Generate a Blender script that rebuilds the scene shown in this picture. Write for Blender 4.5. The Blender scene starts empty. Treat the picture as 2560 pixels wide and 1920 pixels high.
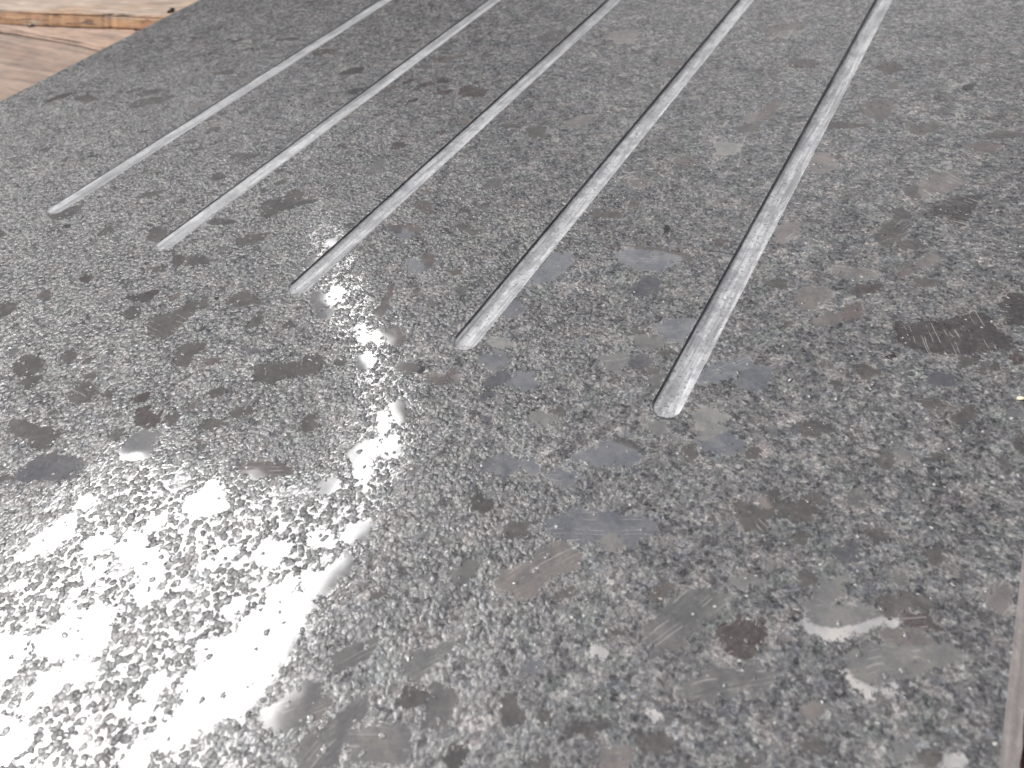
import bpy, math, random
import numpy as np
random.seed(4); rng = np.random.default_rng(11)
sc = bpy.context.scene

# ------------------------------------------------------------------ camera
H = 0.20                                    # camera height over the slab top (slab top is z = 0, grooves run along +Y)
RIGHT = (0.86827899, 0.4861376, -0.09880195)
DOWN = (0.2973367, -0.66942656, -0.68077821)
FWD = (-0.39709253, 0.56172797, -0.72579556)
cam = bpy.data.objects.new('camera', bpy.data.cameras.new('camera'))
sc.collection.objects.link(cam)
from mathutils import Matrix
cam.matrix_world = Matrix(((RIGHT[0], -DOWN[0], -FWD[0], 0), (RIGHT[1], -DOWN[1], -FWD[1], 0),
                           (RIGHT[2], -DOWN[2], -FWD[2], H), (0, 0, 0, 1)))
cam.data.sensor_width = 36.0; cam.data.lens = 25.4626
cam.data.clip_start = 0.005; cam.data.clip_end = 200
cam.data.dof.use_dof = True; cam.data.dof.focus_distance = 0.30; cam.data.dof.aperture_fstop = 14
sc.camera = cam

# ------------------------------------------------------------------ light
SUN_EL, SUN_AZ = 50.0, -164.0               # elevation, and azimuth counted from +X towards +Y
world = bpy.data.worlds.new('World'); sc.world = world; world.use_nodes = True
wt = world.node_tree; wt.nodes.clear()
def wn(t, **k):
    n = wt.nodes.new(t)
    for a, b in k.items(): setattr(n, a, b)
    return n
sky = wn('ShaderNodeTexSky', sky_type='NISHITA', sun_disc=False)
sky.sun_elevation = math.radians(SUN_EL); sky.sun_rotation = math.radians(90 - SUN_AZ)
sky.dust_density = 4.0; sky.air_density = 1.0
bg = wn('ShaderNodeBackground'); bg.inputs['Strength'].default_value = 0.06
hs = wn('ShaderNodeHueSaturation'); hs.inputs['Saturation'].default_value = 0.45   # thin cloud greys the blue
wt.links.new(sky.outputs[0], hs.inputs['Color'])
# dim, brownish low band added round the sky to darken the slab's grazing reflections
tc0 = wn('ShaderNodeTexCoord'); sp0 = wn('ShaderNodeSeparateXYZ'); wt.links.new(tc0.outputs['Generated'], sp0.inputs[0])
n0 = wn('ShaderNodeTexNoise'); n0.inputs['Scale'].default_value = 5; n0.inputs['Detail'].default_value = 5; wt.links.new(tc0.outputs['Generated'], n0.inputs['Vector'])
zz0 = wn('ShaderNodeMath', operation='MULTIPLY_ADD'); wt.links.new(n0.outputs['Fac'], zz0.inputs[0]); zz0.inputs[1].default_value = -.35; wt.links.new(sp0.outputs['Z'], zz0.inputs[2])
mr0 = wn('ShaderNodeMapRange', interpolation_type='SMOOTHSTEP'); wt.links.new(zz0.outputs[0], mr0.inputs['Value']); mr0.inputs['From Min'].default_value = .10; mr0.inputs['From Max'].default_value = .30
mx0 = wn('ShaderNodeMix', data_type='RGBA', blend_type='MULTIPLY'); mx0.inputs[0].default_value = 1.0
mb0 = wn('ShaderNodeMix', data_type='RGBA'); wt.links.new(mr0.outputs[0], mb0.inputs[0]); mb0.inputs[6].default_value = (.30, .265, .25, 1); mb0.inputs[7].default_value = (1, 1, 1, 1)
wt.links.new(hs.outputs[0], mx0.inputs[6]); wt.links.new(mb0.outputs[2], mx0.inputs[7]); wt.links.new(mx0.outputs[2], bg.inputs['Color'])
# bright patch added to the sky round the sun, shaped to reflect as glare
tc = wn('ShaderNodeTexCoord'); sep = wn('ShaderNodeSeparateXYZ'); wt.links.new(tc.outputs['Generated'], sep.inputs[0])
def wm(op, a, b=None, c=None, clamp=False):
    n = wn('ShaderNodeMath', operation=op, use_clamp=clamp)
    for i, v in enumerate((a, b, c)):
        if v is None: continue
        if isinstance(v, (int, float)): n.inputs[i].default_value = v
        else: wt.links.new(v, n.inputs[i])
    return n.outputs[0]
zc = wm('MAXIMUM', sep.outputs['Z'], 0.02)
A = wm('DIVIDE', sep.outputs['X'], zc); B = wm('DIVIDE', sep.outputs['Y'], zc)
cn = wn('ShaderNodeTexNoise'); cn.inputs['Scale'].default_value = 7; cn.inputs['Detail'].default_value = 4
wt.links.new(tc.outputs['Generated'], cn.inputs['Vector'])
nz = wm('MULTIPLY', wm('SUBTRACT', cn.outputs['Fac'], 0.5), 0.08)
A2 = wm('ADD', A, nz); B2 = wm('ADD', B, nz)
def edge(v, at, w): return wm('ADD', wm('DIVIDE', wm('SUBTRACT', v, at), w), 0.5, clamp=True)
# the glare patch is broad low down and narrows to a crooked strip further round
Bp = wm('MAXIMUM', B2, 0.0)
a_hi = wm('SUBTRACT', -0.532, wm('MULTIPLY', wm('MINIMUM', Bp, 0.3), 0.25))
a_hi = wm('SUBTRACT', a_hi, wm('MULTIPLY', wm('MAXIMUM', wm('SUBTRACT', B2, 0.3), 0.0), 0.12))
a_hi = wm('SUBTRACT', a_hi, wm('MULTIPLY', wm('MAXIMUM', wm('SUBTRACT', B2, 0.58), 0.0), 1.08))
a_lo = wm('MAXIMUM', -1.14, wm('SUBTRACT', wm('SUBTRACT', a_hi, 0.095), wm('MULTIPLY', wm('MAXIMUM', wm('SUBTRACT', 0.41, B2), 0.0), 4.5)))
a_lo = wm('MINIMUM', a_lo, wm('SUBTRACT', a_hi, 0.085))
m1 = edge(wm('SUBTRACT', A2, a_lo), 0.0, 0.03)
m2 = edge(wm('SUBTRACT', a_hi, A2), 0.0, 0.025)
m3 = edge(wm('MULTIPLY', B2, -1.0), -1.0, 0.15)
m4 = edge(B2, -0.75, 0.3)
mask = wm('MULTIPLY', wm('MULTIPLY', m1, m2), wm('MULTIPLY', m3, m4))
mask = wm('MULTIPLY', mask, wm('GREATER_THAN', sep.outputs['Z'], 0.05))
cl = wn('ShaderNodeBackground'); cl.inputs['Color'].default_value = (1, 0.985, 0.975, 1)
GLARE = 21.0
# soft bright patch added low in the sky ahead, lays a sheen on the slab
dotn = wn('ShaderNodeVectorMath', operation='DOT_PRODUCT'); wt.links.new(tc.outputs['Generated'], dotn.inputs[0]); dotn.inputs[1].default_value = (-.16, .915, .37)
far_sheen = wn('ShaderNodeMapRange', interpolation_type='SMOOTHSTEP'); wt.links.new(dotn.outputs['Value'], far_sheen.inputs['Value'])
far_sheen.inputs['From Min'].default_value = .93; far_sheen.inputs['From Max'].default_value = .99
wt.links.new(wm('ADD', wm('MULTIPLY', mask, GLARE), wm('MULTIPLY', far_sheen.outputs[0], 0.45)), cl.inputs['Strength'])
ad = wn('ShaderNodeAddShader'); out = wn('ShaderNodeOutputWorld')
wt.links.new(bg.outputs[0], ad.inputs[0]); wt.links.new(cl.outputs[0], ad.inputs[1]); wt.links.new(ad.outputs[0], out.inputs[0])

sl = bpy.data.lights.new('sun', 'SUN'); sl.energy = 2.0; sl.angle = math.radians(12); sl.color = (1, 0.97, 0.93)
sun = bpy.data.objects.new('sun', sl); sc.collection.objects.link(sun)
se, sa = math.radians(SUN_EL), math.radians(SUN_AZ)
from mathutils import Vector
sun.rotation_euler = Vector((math.cos(se)*math.cos(sa), math.cos(se)*math.sin(sa), math.sin(se))).to_track_quat('Z', 'Y').to_euler()
sun.location = (-2, 0, 2)
vs = sc.view_settings
sc.display_settings.display_device = 'sRGB'
vs.view_transform = 'Standard'; vs.look = 'None'; vs.gamma = 1; vs.use_curve_mapping = False
vs.exposure = 0.0
sc.cycles.use_denoising = True

# ------------------------------------------------------------------ helpers
def tag(o, label=None, cat=None, group=None, kind=None):
    if label: o['label'] = label
    if cat: o['category'] = cat
    if group: o['group'] = group
    if kind: o['kind'] = kind
    elif cat: o['kind'] = 'thing'
    return o
def link(name, me, mat=None, parent=None):
    o = bpy.data.objects.new(name, me); sc.collection.objects.link(o)
    if mat: me.materials.append(mat)
    if parent: o.parent = parent
    return o
def mesh(name, V, F, smooth=True):
    me = bpy.data.meshes.new(name)
    V = np.asarray(V, dtype=np.float32); me.vertices.add(len(V)); me.vertices.foreach_set('co', V.ravel())
    if isinstance(F, np.ndarray):
        n = len(F); me.loops.add(n*4); me.loops.foreach_set('vertex_index', F.astype(np.int32).ravel())
        me.polygons.add(n); me.polygons.foreach_set('loop_start', np.arange(0, n*4, 4, dtype=np.int32))
        me.update(calc_edges=True); me.validate()
    else:
        me = bpy.data.meshes.new(name); me.from_pydata([tuple(v) for v in V.tolist()], [], F)
    me.polygons.foreach_set('use_smooth', [smooth]*len(me.polygons)); me.update()
    return me
class NT:
    """small wrapper for building node materials"""
    def __init__(s, name):
        s.m = bpy.data.materials.new(name); s.m.use_nodes = True; s.t = s.m.node_tree; s.t.nodes.clear()
        s.o = s.n('ShaderNodeOutputMaterial'); s.b = s.n('ShaderNodeBsdfPrincipled'); s.l(s.b.outputs[0], s.o.inputs[0])
    def n(s, t, **k):
        x = s.t.nodes.new(t)
        for a, b in k.items(): setattr(x, a, b)
        return x
    def l(s, a, b): s.t.links.new(a, b)
    def put(s, v, sock):
        if v is None: return
        if hasattr(v, 'links'): s.l(v, sock)
        else: sock.default_value = v
    def coord(s, scale=(1, 1, 1), rot=(0, 0, 0), loc=(0, 0, 0), src=None):
        if src is None: src = s.n('ShaderNodeTexCoord').outputs['Object']
        mp = s.n('ShaderNodeMapping'); s.l(src, mp.inputs[0])
        mp.inputs['Location'].default_value = loc; mp.inputs['Rotation'].default_value = rot; mp.inputs['Scale'].default_value = scale
        return mp.outputs[0]
    def noise(s, v, scale, detail=2, rough=0.5, dist=0, col=False):
        x = s.n('ShaderNodeTexNoise'); s.put(v, x.inputs['Vector']); x.inputs['Scale'].default_value = scale
        x.inputs['Detail'].default_value = detail; x.inputs['Roughness'].default_value = rough; x.inputs['Distortion'].default_value = dist
        return x.outputs['Color' if col else 'Fac']
    def vor(s, v, scale, feat='F1', rnd=1.0, sm=None):
        x = s.n('ShaderNodeTexVoronoi', feature=feat); s.put(v, x.inputs['Vector']); x.inputs['Scale'].default_value = scale
        x.inputs['Randomness'].default_value = rnd
        if sm is not None: x.inputs['Smoothness'].default_value = sm
        return x
    def ma(s, op, a, b=None, c=None, clamp=False):
        x = s.n('ShaderNodeMath', operation=op, use_clamp=clamp)
        for i, v in enumerate((a, b, c)): s.put(v, x.inputs[i])
        return x.outputs[0]
    def vm(s, op, a, b=None, sc_=None):
        x = s.n('ShaderNodeVectorMath', operation=op); s.put(a, x.inputs[0])
        if b is not None: s.put(b, x.inputs[1])
        if sc_ is not None: s.put(sc_, x.inputs['Scale'])
        return x.outputs[0]
    def ramp(s, f, stops, interp='LINEAR'):
        x = s.n('ShaderNodeValToRGB'); x.color_ramp.interpolation = interp; s.l(f, x.inputs[0])
        e = x.color_ramp.elements
        while len(e) < len(stops): e.new(0.5)
        for i, (p, c) in enumerate(stops):
            e[i].position = p; e[i].color = (c, c, c, 1) if isinstance(c, (int, float)) else tuple(c) + (1,)
        return x.outputs[0]
    def ss(s, v, a, b):
        x = s.n('ShaderNodeMapRange', interpolation_type='SMOOTHSTEP'); s.put(v, x.inputs['Value'])
        x.inputs['From Min'].default_value = a; x.inputs['From Max'].default_value = b; return x.outputs[0]
    def mix(s, f, a, b, mode='MIX'):
        x = s.n('ShaderNodeMix', data_type='RGBA', blend_type=mode); s.put(f, x.inputs[0]); s.put(a, x.inputs[6]); s.put(b, x.inputs[7])
        return x.outputs[2]
    def sep(s, v):
        x = s.n('ShaderNodeSeparateXYZ'); s.l(v, x.inputs[0]); return x.outputs
    def attr(s, name):
        return s.n('ShaderNodeAttribute', attribute_name=name)
    def bump(s, h, dist=1.0, strength=1.0, normal=None):
        x = s.n('ShaderNodeBump'); x.inputs['Distance'].default_value = dist; x.inputs['Strength'].default_value = strength
        s.l(h, x.inputs['Height'])
        if normal is not None: s.l(normal, x.inputs['Normal'])
        return x.outputs[0]

# ------------------------------------------------------------------ crystals of the stone, laid out in slab coordinates
def slab_xy(px, py):
    """where a traced outline of a crystal lies on the slab"""
    v = (px - 1106.0, py - 829.5, 1564.5358)
    r = [RIGHT[i]*v[0] + DOWN[i]*v[1] + FWD[i]*v[2] for i in range(3)]
    t = -H / r[2]
    return (r[0]*t, r[1]*t)
TR = {'a': (.3647, 0, 0), 'b': (.3126, 0, 518.4), 'c': (.4794, 0, 864.1), 'd': (.3908, 561.8, 432), 'e': (.3907, 1123.6, 0),
      'f': (.4141, 1296.4, 1037), 'g': (.3751, 864.1, 1036.9), 'h': (.6252, 1728.1, 86.4), 'i': (.2344, 864.1, 864.1),
      'j': (.3516, 345.6, 0), 'k': (.2084, 1296.4, 691.5), 'z': (1, 0, 0)}
T = {'N': (138, 138, 140), 'D': (107, 104, 103), 'DD': (90, 86, 87), 'M': (116, 112, 110), 'MB': (112, 112, 118), 'L': (149, 148, 147), 'LL': (166, 165, 163),
     'B': (136, 138, 145), 'LB': (149, 151, 157), 'P': (126, 118, 117), 'DP': (102, 93, 93), 'LP': (147, 141, 139), 'K': (58, 56, 60), 'W': (226, 223, 222), 'G': (129, 128, 128)}
C = []   # (tone key, polygon in pixels of the working zoom, zoom key, veined)
def p(tr, tone, *xy, v=0): C.append((tone, [(xy[i], xy[i+1]) for i in range(0, len(xy), 2)], tr, v))
def el(tr, tone, cx, cy, rx, ry, ang=0, v=0):
    a0 = math.radians(-ang); pts = []
    ph = random.random()*6
    for k in range(12):
        t = k*math.tau/12; r = 1 + 0.16*math.sin(3*t+ph) + random.uniform(-.13, .13)
        x, y = rx*r*math.cos(t), ry*r*math.sin(t)
        pts.append((cx + x*math.cos(a0) - y*math.sin(a0), cy + x*math.sin(a0) + y*math.cos(a0)))
    C.append((tone, pts, tr, v))
# flat mirror-like patches, lower left
p('c','N',1210,900,1370,870,1380,960,1330,1060,1260,1170,1190,1290,1080,1420,990,1430,900,1480,800,1560,700,1560,690,1510,800,1420,860,1330,830,1240,950,1180,880,1110,980,1090,1080,1050,1100,990,1180,960)
p('c','N',430,940,560,930,490,970,480,1090,440,1140,360,1120,260,1160,160,1130,190,1060,270,1000)
p('c','N',330,510,320,600,270,650,180,690,80,720,130,660,220,590)
p('c','N',340,470,400,430,420,470,390,495)
p('c','N',630,140,690,150,680,200,660,260,560,265,560,220)
p('c','N',850,440,910,420,960,350,1000,430,1010,480,960,520,870,510,830,480)
p('c','N',1150,690,1200,640,1300,650,1280,690,1210,740,1160,710)
p('c','N',1380,780,1440,790,1560,700,1590,720,1530,790,1480,840,1400,880,1370,830)
p('c','N',1440,380,1510,360,1520,400,1450,410)
p('c','LL',1700,60,1750,40,1755,110,1720,170,1695,120)
p('c','N',1600,210,1680,180,1690,240,1640,300,1660,360,1610,370,1580,250)
p('c','N',1720,200,1780,160,1790,240,1740,260)
p('c','N',390,640,480,590,500,640,440,690,380,680)
p('c','N',570,600,650,620,640,680,750,700,720,770,690,870,640,910,610,870,660,800,520,690)
p('c','N',380,760,470,740,450,800,390,800)
p('c','N',0,1060,120,1070,100,1170,40,1240,-60,1260,-60,1060)
p('c','N',-40,1440,80,1450,150,1500,120,1560,60,1590,-40,1600)
p('c','N',100,1380,200,1230,290,1250,250,1310,180,1370,110,1430)
p('c','N',580,1410,640,1360,690,1400,640,1430)
p('c','N',900,750,1080,650,1050,700,960,750)
p('c','N',650,1330,720,1240,740,1280,690,1340)
p('c','N',1010,950,1090,890,1090,930,1040,960)
p('c','N',1200,870,1300,800,1330,830,1240,880)
p('c','N',1390,610,1470,590,1500,650,1440,660)
p('c','N',1550,590,1660,550,1640,600,1560,640)
p('c','N',690,540,740,510,730,560,690,580)
p('c','N',540,1600,640,1580,660,1640,560,1660)
p('c','N',300,1180,420,1200,400,1260,300,1240)
p('d','N',290,520,370,510,460,550,400,580,350,580,330,600,290,560)
p('d','N',320,640,380,600,385,635); p('d','N',370,240,415,210,400,255); p('d','N',240,350,300,330,280,358)
p('d','N',540,870,600,850,630,890,560,940); p('d','N',430,480,470,500,440,530,400,500); p('d','N',535,700,560,700,600,770,570,790,555,740)
# lower middle crystals right of the glare
p('c','G',1160,1400,1280,1340,1400,1270,1470,1280,1420,1340,1500,1350,1480,1420,1380,1460,1270,1500,1200,1480,v=1)
p('c','G',1340,1600,1390,1500,1500,1440,1600,1350,1660,1340,1640,1420,1600,1460,1560,1500,1540,1600,1480,1660,1380,1680,v=1)
p('c','L',1560,1500,1700,1460,1840,1480,1860,1560,1800,1640,1640,1640,1580,1580,v=1)
p('c','G',1500,1140,1620,1100,1700,1080,1680,1160,1600,1190,1520,1240,v=1)
p('g','L',150,980,300,910,310,960,220,1010,170,1100,90,1150,20,1080,40,990,v=1)
p('g','G',210,1190,300,1180,330,1240,290,1370,250,1430,150,1450,150,1370,180,1280,v=1)
p('g','M',0,1220,100,1210,130,1270,60,1300,0,1290); el('c','D',1860,1340,60,50)
p('g','D',600,1240,690,1260,700,1330,690,1400,600,1410,580,1330); p('g','M',800,1400,820,1330,870,1340,860,1410)
p('g','D',960,1430,1060,1400,1180,1370,1250,1370,1200,1430,1060,1470); p('g','D',1360,1470,1400,1450,1440,1500,1390,1510)
p('g','D',1430,1510,1540,1470,1550,1530,1500,1560,1440,1540,v=1)
p('g','LP',1150,1600,1240,1550,1350,1560,1330,1640,1220,1680,1150,1660,v=1)
p('g','M',740,1640,790,1600,850,1620,860,1680,740,1680); p('g','D',260,1600,320,1550,390,1550,370,1620,300,1680)
p('g','G',300,540,350,500,430,450,430,530,380,600,300,590); p('g','D',425,100,460,85,540,120,520,170,460,180,425,160)
p('g','M',620,300,660,250,740,250,730,300,680,330,630,330)
p('g','LP',800,410,860,370,960,350,1030,430,1020,490,940,530,850,570,780,660,700,680,620,650,560,600,600,540,700,490,780,470,v=1)
p('g','B',850,250,920,220,1040,170,1180,190,1300,210,1470,230,1470,290,1330,380,1200,370,1060,360,930,340,880,290,v=1)
p('g','M',890,640,980,620,1000,660,930,690); p('g','DP',1450,650,1520,620,1560,650,1490,700)
p('g','B',720,1070,790,1050,810,1090,740,1110); p('g','W',1080,970,1170,950,1190,1000,1120,1010)
p('i','LB',860,600,960,540,1100,560,1060,640,960,690,880,680); p('i','LB',1150,580,1230,550,1270,620,1220,670,1160,640)
p('i','LB',1320,690,1500,640,1680,700,1600,780,1500,800,1400,760,v=1); p('i','B',1610,520,1700,460,1900,400,2050,430,2170,500,2180,590,1980,600,1750,590,1620,570)
p('i','D',1960,380,2080,350,2160,400,2170,450,2080,420); p('i','L',1180,140,1300,110,1450,150,1380,200,1250,210); p('i','M',1350,110,1480,70,1530,130,1440,140)
p('i','B',1370,1130,1500,1040,1700,1020,1900,1120,2100,1150,2080,1260,1900,1290,1700,1320,1500,1250,1420,1190,v=1)
p('i','D',680,900,770,870,860,960,870,1020,760,1020,690,980); p('i','M',1000,1180,1090,1120,1180,1170,1150,1240,1040,1270)
# around the end of the fifth groove
p('k','LL',960,950,1080,910,1240,930,1300,1000,1220,1060,1220,1140,1300,1130,1230,1190,1110,1250,1040,1240,1010,1100,v=1)
p('k','B',1060,1280,1210,1190,1350,1180,1500,1290,1490,1350,1300,1370,1120,1340)
p('k','B',1440,560,1560,470,1740,500,1760,560,1690,720,1560,720,1450,660); p('k','M',1500,1370,1620,1300,1700,1340,1680,1420,1540,1430)
p('k','LB',1140,450,1300,420,1580,400,1560,500,1400,560,1250,600,1040,650,980,640,v=1)
p('k','L',400,170,600,160,680,230,600,300,430,300,360,230); p('k','M',660,320,780,310,840,350,640,350)
p('k','MB',300,420,440,380,560,400,540,450,440,500,300,500); p('k','M',440,520,560,480,640,490,560,560,480,560)
p('k','L',0,380,200,330,290,400,280,470,180,520,0,500,v=1); p('k','G',500,600,640,560,640,640,560,700,460,690)
p('k','M',840,1330,960,1280,990,1360,960,1480,880,1450); p('k','L',500,1080,660,1060,700,1140,620,1200,540,1160)
p('k','MB',1980,1120,2074,1040,2074,1190,1990,1180); p('k','B',0,1270,200,1250,380,1360,400,1440,330,1480,60,1480)
p('k','LB',540,60,760,0,1000,0,940,100,860,250,700,180,580,120,v=1)
# bottom right
p('f','G',230,770,300,690,430,600,520,560,560,560,600,600,650,610,640,680,560,730,480,800,430,860,340,900,290,920,250,850,v=1)
p('f','LP',360,700,470,680,490,720,440,790,300,800,v=1)
p('f','M',680,110,800,130,890,170,840,260,760,270,720,200,v=1); p('f','D',910,140,980,110,1060,120,1130,140,1070,200,980,210,920,180)
p('f','D',850,60,910,55,930,110,890,130); p('f','M',1070,80,1150,70,1170,120,1080,120); p('f','LP',800,100,860,80,890,120,860,150)
p('f','D',990,275,1080,280,1070,340,1010,320); p('f','D',1410,260,1520,290,1480,320,1420,310); p('f','MB',1230,360,1320,330,1340,390,1280,450,1230,400)
p('f','D',1040,480,1100,480,1120,540,1060,550); p('f','L',1140,570,1180,520,1280,500,1270,570,1200,650,1150,600); p('f','D',1680,370,1760,350,1790,400,1740,440)
p('f','G',1510,510,1580,480,1590,540,1530,560); p('f','DP',600,800,700,740,850,720,890,780,830,860,740,930,680,900,620,850,v=1)
p('f','G',430,1060,560,1020,590,980,660,960,700,1010,820,960,900,1010,850,1100,740,1090,650,1120,500,1150,430,1120,v=1)
p('f','L',1280,920,1440,870,1600,860,1860,870,1870,940,1700,980,1560,1030,1440,1060,1330,1040,1300,980,v=1)
p('f','M',1460,640,1580,600,1700,600,1740,640,1560,700,1440,700); p('f','D',1700,690,1780,780,1770,790,1700,740); p('f','DP',1590,700,1700,700,1720,760,1600,760,v=1)
p('f','LP',1480,790,1640,780,1760,850,1640,870,1500,850,v=1)
p('f','M',190,1330,300,1310,360,1350,340,1410,240,1410,190,1360); p('f','LP',0,1400,150,1390,180,1430,120,1500,0,1500,v=1)
p('f','LP',1060,1180,1150,1170,1160,1250,1080,1270); p('f','M',1060,1370,1140,1350,1160,1420,1090,1430); el('f','W',270,1240,25,18); el('f','M',120,800,30,25)
p('f','L',0,220,110,210,160,330,60,370,-40,320); p('f','M',270,580,340,540,380,560,330,630,270,620); p('f','L',1530,1380,1620,1370,1630,1430,1550,1440)
p('f','M',1670,1440,1770,1430,1760,1480,1700,1490); el('f','LP',2080,620,70,70,0,1); el('f','W',1850,1460,50,25)
# chipped pits with a pale rim
p('f','W',1060,740,1090,790,1150,815,1190,845,1230,825,1330,800,1470,715,1440,715,1340,755,1230,775,1150,770,1100,760); p('f','L',1060,640,1200,660,1400,660,1480,700,1380,745,1240,770,1120,750)
p('f','W',1285,1000,1300,1060,1350,1095,1400,1120,1430,1100,1370,1075,1330,1050,1310,1010); p('f','W',1500,1080,1550,1070,1550,1105,1510,1100); p('f','W',1520,740,1550,740,1545,765)
# right side
p('h','DD',320,980,400,985,450,975,580,950,650,950,710,1030,740,1060,600,1080,470,1085,350,1050,v=2); p('h','DD',690,920,720,870,774,880,774,980,720,985,v=2)
p('h','D',550,1100,620,1090,600,1120,560,1120); p('h','D',600,1140,680,1120,690,1140,620,1150); p('h','K',296,1093,330,1080,325,1105,305,1100)
p('h','LP',390,510,440,470,520,455,565,480,540,515,450,535,395,535,v=2); p('h','DD',455,600,520,540,630,540,590,590,560,650,520,620,v=2)
p('h','D',240,680,320,620,380,630,370,660,290,710,v=1); p('h','D',320,590,360,580,380,610,340,620); p('h','D',340,700,400,685,420,705,360,730)
p('h','L',108,782,200,792,270,815,240,830,150,825,v=1); p('h','LP',50,965,90,945,150,950,130,985,60,990); p('h','P',150,920,200,900,220,940,150,970,v=1)
p('h','D',525,1300,600,1258,612,1270,580,1320,545,1330); p('h','D',0,1320,120,1325,100,1355,0,1365); p('h','D',450,1430,510,1440,520,1455,450,1450)
p('h','L',330,1420,380,1415,390,1445,340,1445); p('h','M',250,1450,300,1430,340,1460,280,1485,v=1); p('h','D',740,1380,774,1370,774,1430,740,1410)
p('h','D',630,330,680,315,760,318,770,330,700,340); p('h','M',380,290,480,285,470,315,380,330); p('h','LP',480,775,400,780,440,740,480,745); p('h','DP',260,90,340,75,350,100,290,115)
p('h','K',560,162,600,150,590,172,565,174); p('h','M',300,150,350,145,340,170,310,170); p('h','P',340,800,370,770,390,790,350,815); p('h','DP',190,855,290,840,260,870,200,878)
p('h','D',0,1590,60,1610,30,1659,0,1659); el('h','G',200,1585,40,22); el('h','P',640,370,60,14); el('h','MB',490,1175,45,25); p('h','DP',720,1095,774,1090,774,1120,740,1120)
p('h','LP',0,860,80,850,110,880,40,930,0,930); el('h','M',430,840,40,15); el('h','M',230,1150,35,22); el('h','DP',120,295,110,10); el('h','P',270,240,60,30)
# between the grooves, middle
p('e','LB',525,1400,620,1380,760,1370,920,1410,860,1460,740,1500,600,1470,540,1440,v=1); p('e','M',600,1370,760,1360,960,1420,940,1440,760,1400)
p('e','LB',120,1480,180,1410,270,1400,280,1460,200,1540,100,1570,0,1580,40,1530); p('e','LL',1085,790,1150,785,1230,810,1170,855,1090,850)
p('e','LP',1240,640,1300,625,1310,650,1270,680,1240,670); p('e','P',1300,630,1430,540,1430,600,1320,690); p('e','LP',600,1000,680,980,730,1000,680,1040,620,1030)
p('e','LP',1740,1490,1860,1480,1970,1510,1940,1540,1780,1540,v=1); p('e','D',1370,1550,1470,1550,1480,1590,1400,1590); p('e','LP',1400,1260,1540,1230,1560,1280,1440,1350,v=1)
p('e','D',1930,1310,2000,1260,2150,1260,2130,1300,2010,1370,v=1); p('e','D',2060,1170,2150,1160,2150,1210,2090,1200); p('e','D',90,210,200,160,290,180,230,220,130,235)
p('e','D',30,710,130,700,130,750,60,760); p('e','M',400,1170,570,1170,560,1200,420,1200); p('e','M',580,1140,640,1110,650,1150); p('e','LP',240,680,330,640,420,630,380,680,300,710)
p('e','LP',1360,210,1480,180,1570,170,1480,200); p('e','DP',1980,360,2080,340,2120,380,2050,410); p('e','P',1300,160,1560,120,1570,150,1400,180); el('e','M',2180,1060,50,40)
p('e','P',870,880,980,860,970,910,900,930); p('e','M',1190,700,1320,690,1330,720,1220,730); p('e','DP',1480,330,1640,330,1620,370,1500,380); el('e','LP',570,200,90,35); el('e','LP',1640,900,110,50)
p('e','DP',1060,1310,1140,1330,1110,1360); el('e','K',812,1265,8,22); el('e','P',1980,600,60,40); el('e','MB',700,1580,80,50,20); el('e','P',880,350,90,14,-5)
p('d','P',680,730,740,700,790,720,790,800,720,800,v=1); p('d','M',620,730,690,720,660,810,620,780); p('d','D',715,1110,780,1110,830,1180,790,1240,730,1230,v=1)
p('d','LB',810,330,870,330,910,370,880,410,830,390); p('d','P',900,330,940,280,980,300,930,370); p('d','MB',1230,1000,1350,950,1410,980,1380,1020,1250,1030); p('d','MB',1210,1070,1290,1060,1260,1110,1220,1110)
p('d','M',1050,390,1110,380,1110,410,1060,420); p('d','K',870,940,905,930,900,955,880,952); p('d','P',620,640,680,580,720,470,740,480,700,600,650,660); p('d','M',760,900,850,900,880,940,800,970)
p('d','P',950,980,1040,960,1080,930,1060,1000,980,1010); p('d','LP',910,970,1080,960,1100,1000); el('d','P',760,160,60,20,-30); el('d','LB',1290,880,70,50); el('d','LB',1400,600,60,45); el('d','LB',1440,1000,90,40); el('d','B',1340,1460,80,50); el('d','LL',1330,790,60,25)
p('d','M',230,1270,280,1190,320,1180,300,1260); p('d','D',0,910,200,900,320,845,345,890,300,950,150,980,0,1010,v=2); p('d','D',0,50,130,0,330,0,160,40,60,90,0,90)
# left half
p('b','D',1760,870,1900,850,2060,850,2120,790,2212,780,2260,850,2212,910,2020,930,1900,990,1770,980,v=2); p('b','DD',880,390,960,375,1040,355,1095,350,1090,390,1010,420,920,425)
p('b','D',850,520,900,465,950,455,970,490,930,530,870,545); p('b','D',0,430,130,440,90,490,0,530); p('b','M',1020,590,1080,530,1200,500,1280,440,1370,430,1330,520,1230,600,1130,690,1040,660,v=2)
p('b','D',90,900,110,830,200,790,310,840,290,900,180,930,100,940); p('b','D',130,990,190,950,300,920,280,980,200,1040); p('b','D',410,820,460,765,520,760,540,800,480,850,430,850)
p('b','M',1190,840,1250,730,1430,700,1420,740,1340,800,1300,870,1230,880); p('b','D',1180,150,1200,100,1280,110,1270,170,1200,175); p('b','D',1290,120,1390,95,1450,140,1440,170,1310,165)
p('b','D',1040,200,1100,180,1140,185,1130,225,1070,215); p('b','M',460,1060,560,980,660,990,690,1060,600,1130,500,1110,v=1); p('b','D',200,1420,230,1330,300,1290,350,1275,420,1320,370,1400,300,1440)
p('b','M',60,1320,50,1240,180,1240,290,1300,220,1400,140,1360); p('b','DP',930,1210,940,1170,1020,1150,1050,1190,1120,1190,1110,1260,1020,1300,950,1270); p('b','D',1130,1250,1140,1210,1240,1210,1190,1270)
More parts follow.
